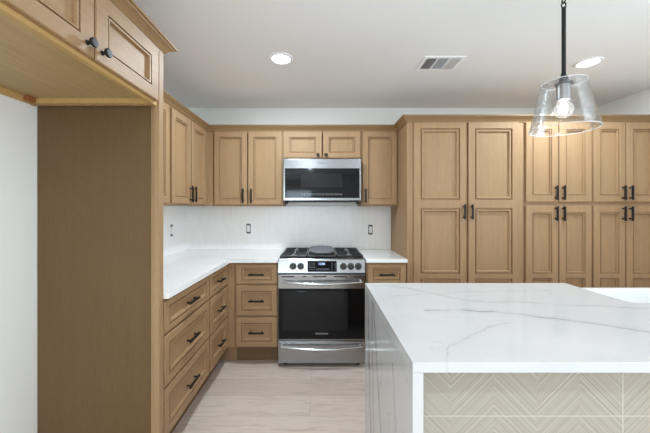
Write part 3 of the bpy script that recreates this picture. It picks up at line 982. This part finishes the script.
# white apron sink set in the notch
r = thing('sink', 'white apron-front sink let into the far side of the island', 'sink', (0, 0, 0))
sk = MB(); b = bmesh.new()
sx0, sx1, sy0, sy1, st_, sb_ = NX - 0.028, 2.218, NY - 0.012, 1.812, CT0 - 0.0015, 0.640
def rr(x0, x1, y0, y1, rad, z, n=6):
    out = []
    for cx_, cy_, a0 in ((x1 - rad, y1 - rad, 0), (x0 + rad, y1 - rad, PI / 2), (x0 + rad, y0 + rad, PI), (x1 - rad, y0 + rad, 1.5 * PI)):
        for i in range(n + 1):
            a = a0 + PI / 2 * i / n
            out.append(b.verts.new((cx_ + rad * math.cos(a), cy_ + rad * math.sin(a), z)))
    return out
R = [rr(sx0, sx1, sy0, sy1, 0.012, sb_), rr(sx0, sx1, sy0, sy1, 0.012, st_ - 0.004), rr(sx0 + 0.004, sx1 - 0.004, sy0 + 0.004, sy1 - 0.004, 0.012, st_),
     rr(sx0 + 0.055, sx1 - 0.05, sy0 + 0.045, sy1 - 0.045, 0.05, st_), rr(sx0 + 0.060, sx1 - 0.055, sy0 + 0.05, sy1 - 0.05, 0.05, st_ - 0.006),
     rr(sx0 + 0.075, sx1 - 0.07, sy0 + 0.065, sy1 - 0.065, 0.06, sb_ + 0.05), rr(sx0 + 0.13, sx1 - 0.125, sy0 + 0.12, sy1 - 0.12, 0.04, sb_ + 0.03)]
for A, B in zip(R, R[1:]):
    n = len(A)
    for i in range(n):
        j = (i + 1) % n
        b.faces.new((A[i], A[j], B[j], B[i]))
b.faces.new(R[0][::-1]); b.faces.new(R[-1])
bmesh.ops.recalc_face_normals(b, faces=b.faces[:])
sk._merge(b); sk.build('basin', M['sink'], r)
MB().lathe([(0.045, sb_ + 0.0305), (0.045, sb_ + 0.033), (0.03, sb_ + 0.033), (0.025, sb_ + 0.031), (0, sb_ + 0.031)], Matrix.Translation((1.82, 1.59, 0)), 24).build('drain', M['steel'], r)

# ------------------------------------------------------------------ ceiling fixtures
r = thing('ceiling_light', 'round white recessed ceiling light over the left drawers', 'light', (-0.288, 2.2, CEIL), 0, 'recessed ceiling lights')
MB().lathe([(0.088, -0.0005), (0.086, -0.006), (0.068, -0.009), (0.064, -0.004), (0.064, -0.0005)], seg=40, cap=False).build('trim_ring', M['white'], r)
MB().lathe([(0.0635, -0.0005), (0.0635, -0.004), (0, -0.0045)], seg=40, cap=False).build('diffuser', M['lamp'], r)
dup(r, (1.98, 2.26, CEIL), 0, 'round white recessed ceiling light behind the pendant lamp')

r = thing('ceiling_vent', 'white rectangular air vent in the ceiling', 'vent', (0.887, 2.2735, CEIL))
vx, vy = 0.149, 0.1095
f = MB(); fw = 0.026
f.box(-vx, vx, -vy, -vy + fw, -0.006, -0.0005, 0.001, 1); f.box(-vx, vx, vy - fw, vy, -0.006, -0.0005, 0.001, 1)
f.box(-vx, -vx + fw, -vy + fw, vy - fw, -0.006, -0.0005, 0.001, 1); f.box(vx - fw, vx, -vy + fw, vy - fw, -0.006, -0.0005, 0.001, 1)
for xx in (-0.043, 0.043): f.box(xx - 0.004, xx + 0.004, -vy + fw, vy - fw, -0.006, -0.0008)
f.build('frame', M['white'], r)
MB().box(-vx + 0.02, vx - 0.02, -vy + 0.02, vy - 0.02, -0.0012, -0.0004).build('duct', M['duct'], r)
def slats(lo, hi, n, axis, tl):
    m = MB()
    for i in range(n):
        p = lo + (hi - lo) * (i + 0.5) / n
        bb = bmesh.new(); bmesh.ops.create_cube(bb, size=1)
        if axis == 'Y':
            mt = Matrix.Translation((p, 0, -0.006)) @ Matrix.Rotation(tl, 4, 'Y') @ Matrix.Diagonal((0.0085, 2 * (vy - fw), 0.0012, 1))
        else:
            mt = Matrix.Translation((0, p, -0.006)) @ Matrix.Rotation(tl, 4, 'X') @ Matrix.Diagonal((0.078, 0.0085, 0.0012, 1))
        bb.transform(mt); m._merge(bb)
    return m
slats(-vx + fw, -0.047, 6, 'Y', math.radians(-42)).build('louvre', M['white'], r)
slats(-vy + fw, vy - fw, 12, 'X', math.radians(20)).build('louvre', M['white'], r)
slats(0.047, vx - fw, 6, 'Y', math.radians(55)).build('louvre', M['white'], r)

# ------------------------------------------------------------------ pendant lamp
PX, PYY = 1.130, 1.420
zb_, zt_ = 1.728, 1.950
r = thing('pendant_lamp', 'clear glass pendant lamp on a black rod over the island', 'lamp', (PX, PYY, zb_))
H = zt_ - zb_
th = 0.003
MB().lathe([(0.136, 0.0), (0.1355, 0.004), (0.088, H - 0.006), (0.084, H), (0.020, H + 0.001), (0.020, H - 0.003), (0.083, H - 0.003), (0.0852, H - 0.008), (0.1325, 0.004), (0.1325, 0.0), (0.136, 0.0)], seg=64, cap=False).build('lamp_shade', M['glass'], r)['label'] = 'clear tapered glass shade'
MB().lathe([(0.1365, 0.0), (0.1365, 0.0035), (0.132, 0.0035), (0.132, 0.0), (0.1365, 0.0)], seg=64, cap=False).build('shade_rim', M['glass_edge'], r)
MB().lathe([(0.0885, H - 0.005), (0.0875, H - 0.001), (0.084, H + 0.0008), (0.0835, H - 0.001), (0.0865, H - 0.005), (0.0885, H - 0.005)], seg=64, cap=False).build('shade_shoulder', M['glass_edge'], r)
MB().lathe([(0.034, H - 0.012), (0.034, H - 0.0035), (0, H - 0.0033)], seg=32).build('shade_collar', M['steel_dark'], r)
MB().lathe([(0.027, H - 0.085), (0.028, H - 0.080), (0.028, H - 0.0125), (0, H - 0.0121)], seg=32).build('socket', M['socket'], r)
MB().lathe([(0.0, H + 0.045), (0.010, H + 0.043), (0.012, H + 0.030), (0.017, H + 0.026), (0.018, H + 0.003), (0.0, H + 0.0015)], seg=24).build('rod_fitting', M['rod'], r)
rod_top = 2.298 - zb_
MB().tube([(0, 0, H + 0.04), (0, 0, rod_top)], 0.0088, 14).build('rod', M['rod'], r)
ck = MB()
def link(zc, rot):
    m = MB(); pts = []
    for i in range(21):
        a = 2 * PI * i / 20
        pts.append((0.010 * math.cos(a) * (1 if rot else 0), 0.010 * math.cos(a) * (0 if rot else 1), zc + 0.016 * math.sin(a)))
    m.tube(pts, 0.0028, 8)
    return m
for i, zc in enumerate((rod_top + 0.011, rod_top + 0.035, rod_top + 0.059, rod_top + 0.083, rod_top + 0.107)):
    link(zc, i % 2 == 0).build('chain_link', M['rod'], r)
MB().lathe([(0.0, CEIL - zb_ - 0.038), (0.010, CEIL - zb_ - 0.036), (0.012, CEIL - zb_ - 0.024), (0.058, CEIL - zb_ - 0.020), (0.062, CEIL - zb_ - 0.001), (0, CEIL - zb_ - 0.0005)], seg=36).build('canopy', M['rod'], r)
zc = 1.822 - zb_
MB().lathe([(0.0, zc - 0.038), (0.012, zc - 0.036), (0.026, zc - 0.028), (0.036, zc - 0.012), (0.038, zc), (0.035, zc + 0.014), (0.026, zc + 0.028), (0.018, zc + 0.038), (0.0145, zc + 0.050)], seg=32, cap=False).build('bulb', M['bulb_glass'], r)['label'] = 'clear round light bulb'
fl = MB()
for i in range(6):
    a = 2 * PI * i / 6
    fl.tube([(0.006 * math.cos(a), 0.006 * math.sin(a), zc + 0.040), (0.014 * math.cos(a), 0.014 * math.sin(a), zc + 0.012), (0.011 * math.cos(a + 0.5), 0.011 * math.sin(a + 0.5), zc - 0.016)], 0.0022, 6)
fl.build('filament', M['filament'], r)

bl = bpy.data.lights.new('bulb_lamp', 'POINT'); bl.energy = 2.0; bl.shadow_soft_size = 0.012; bl.color = (0.95, 0.97, 1.0)
bo = bpy.data.objects.new('bulb_lamp', bl); bo.location = (PX, PYY, 1.822); COL.objects.link(bo)
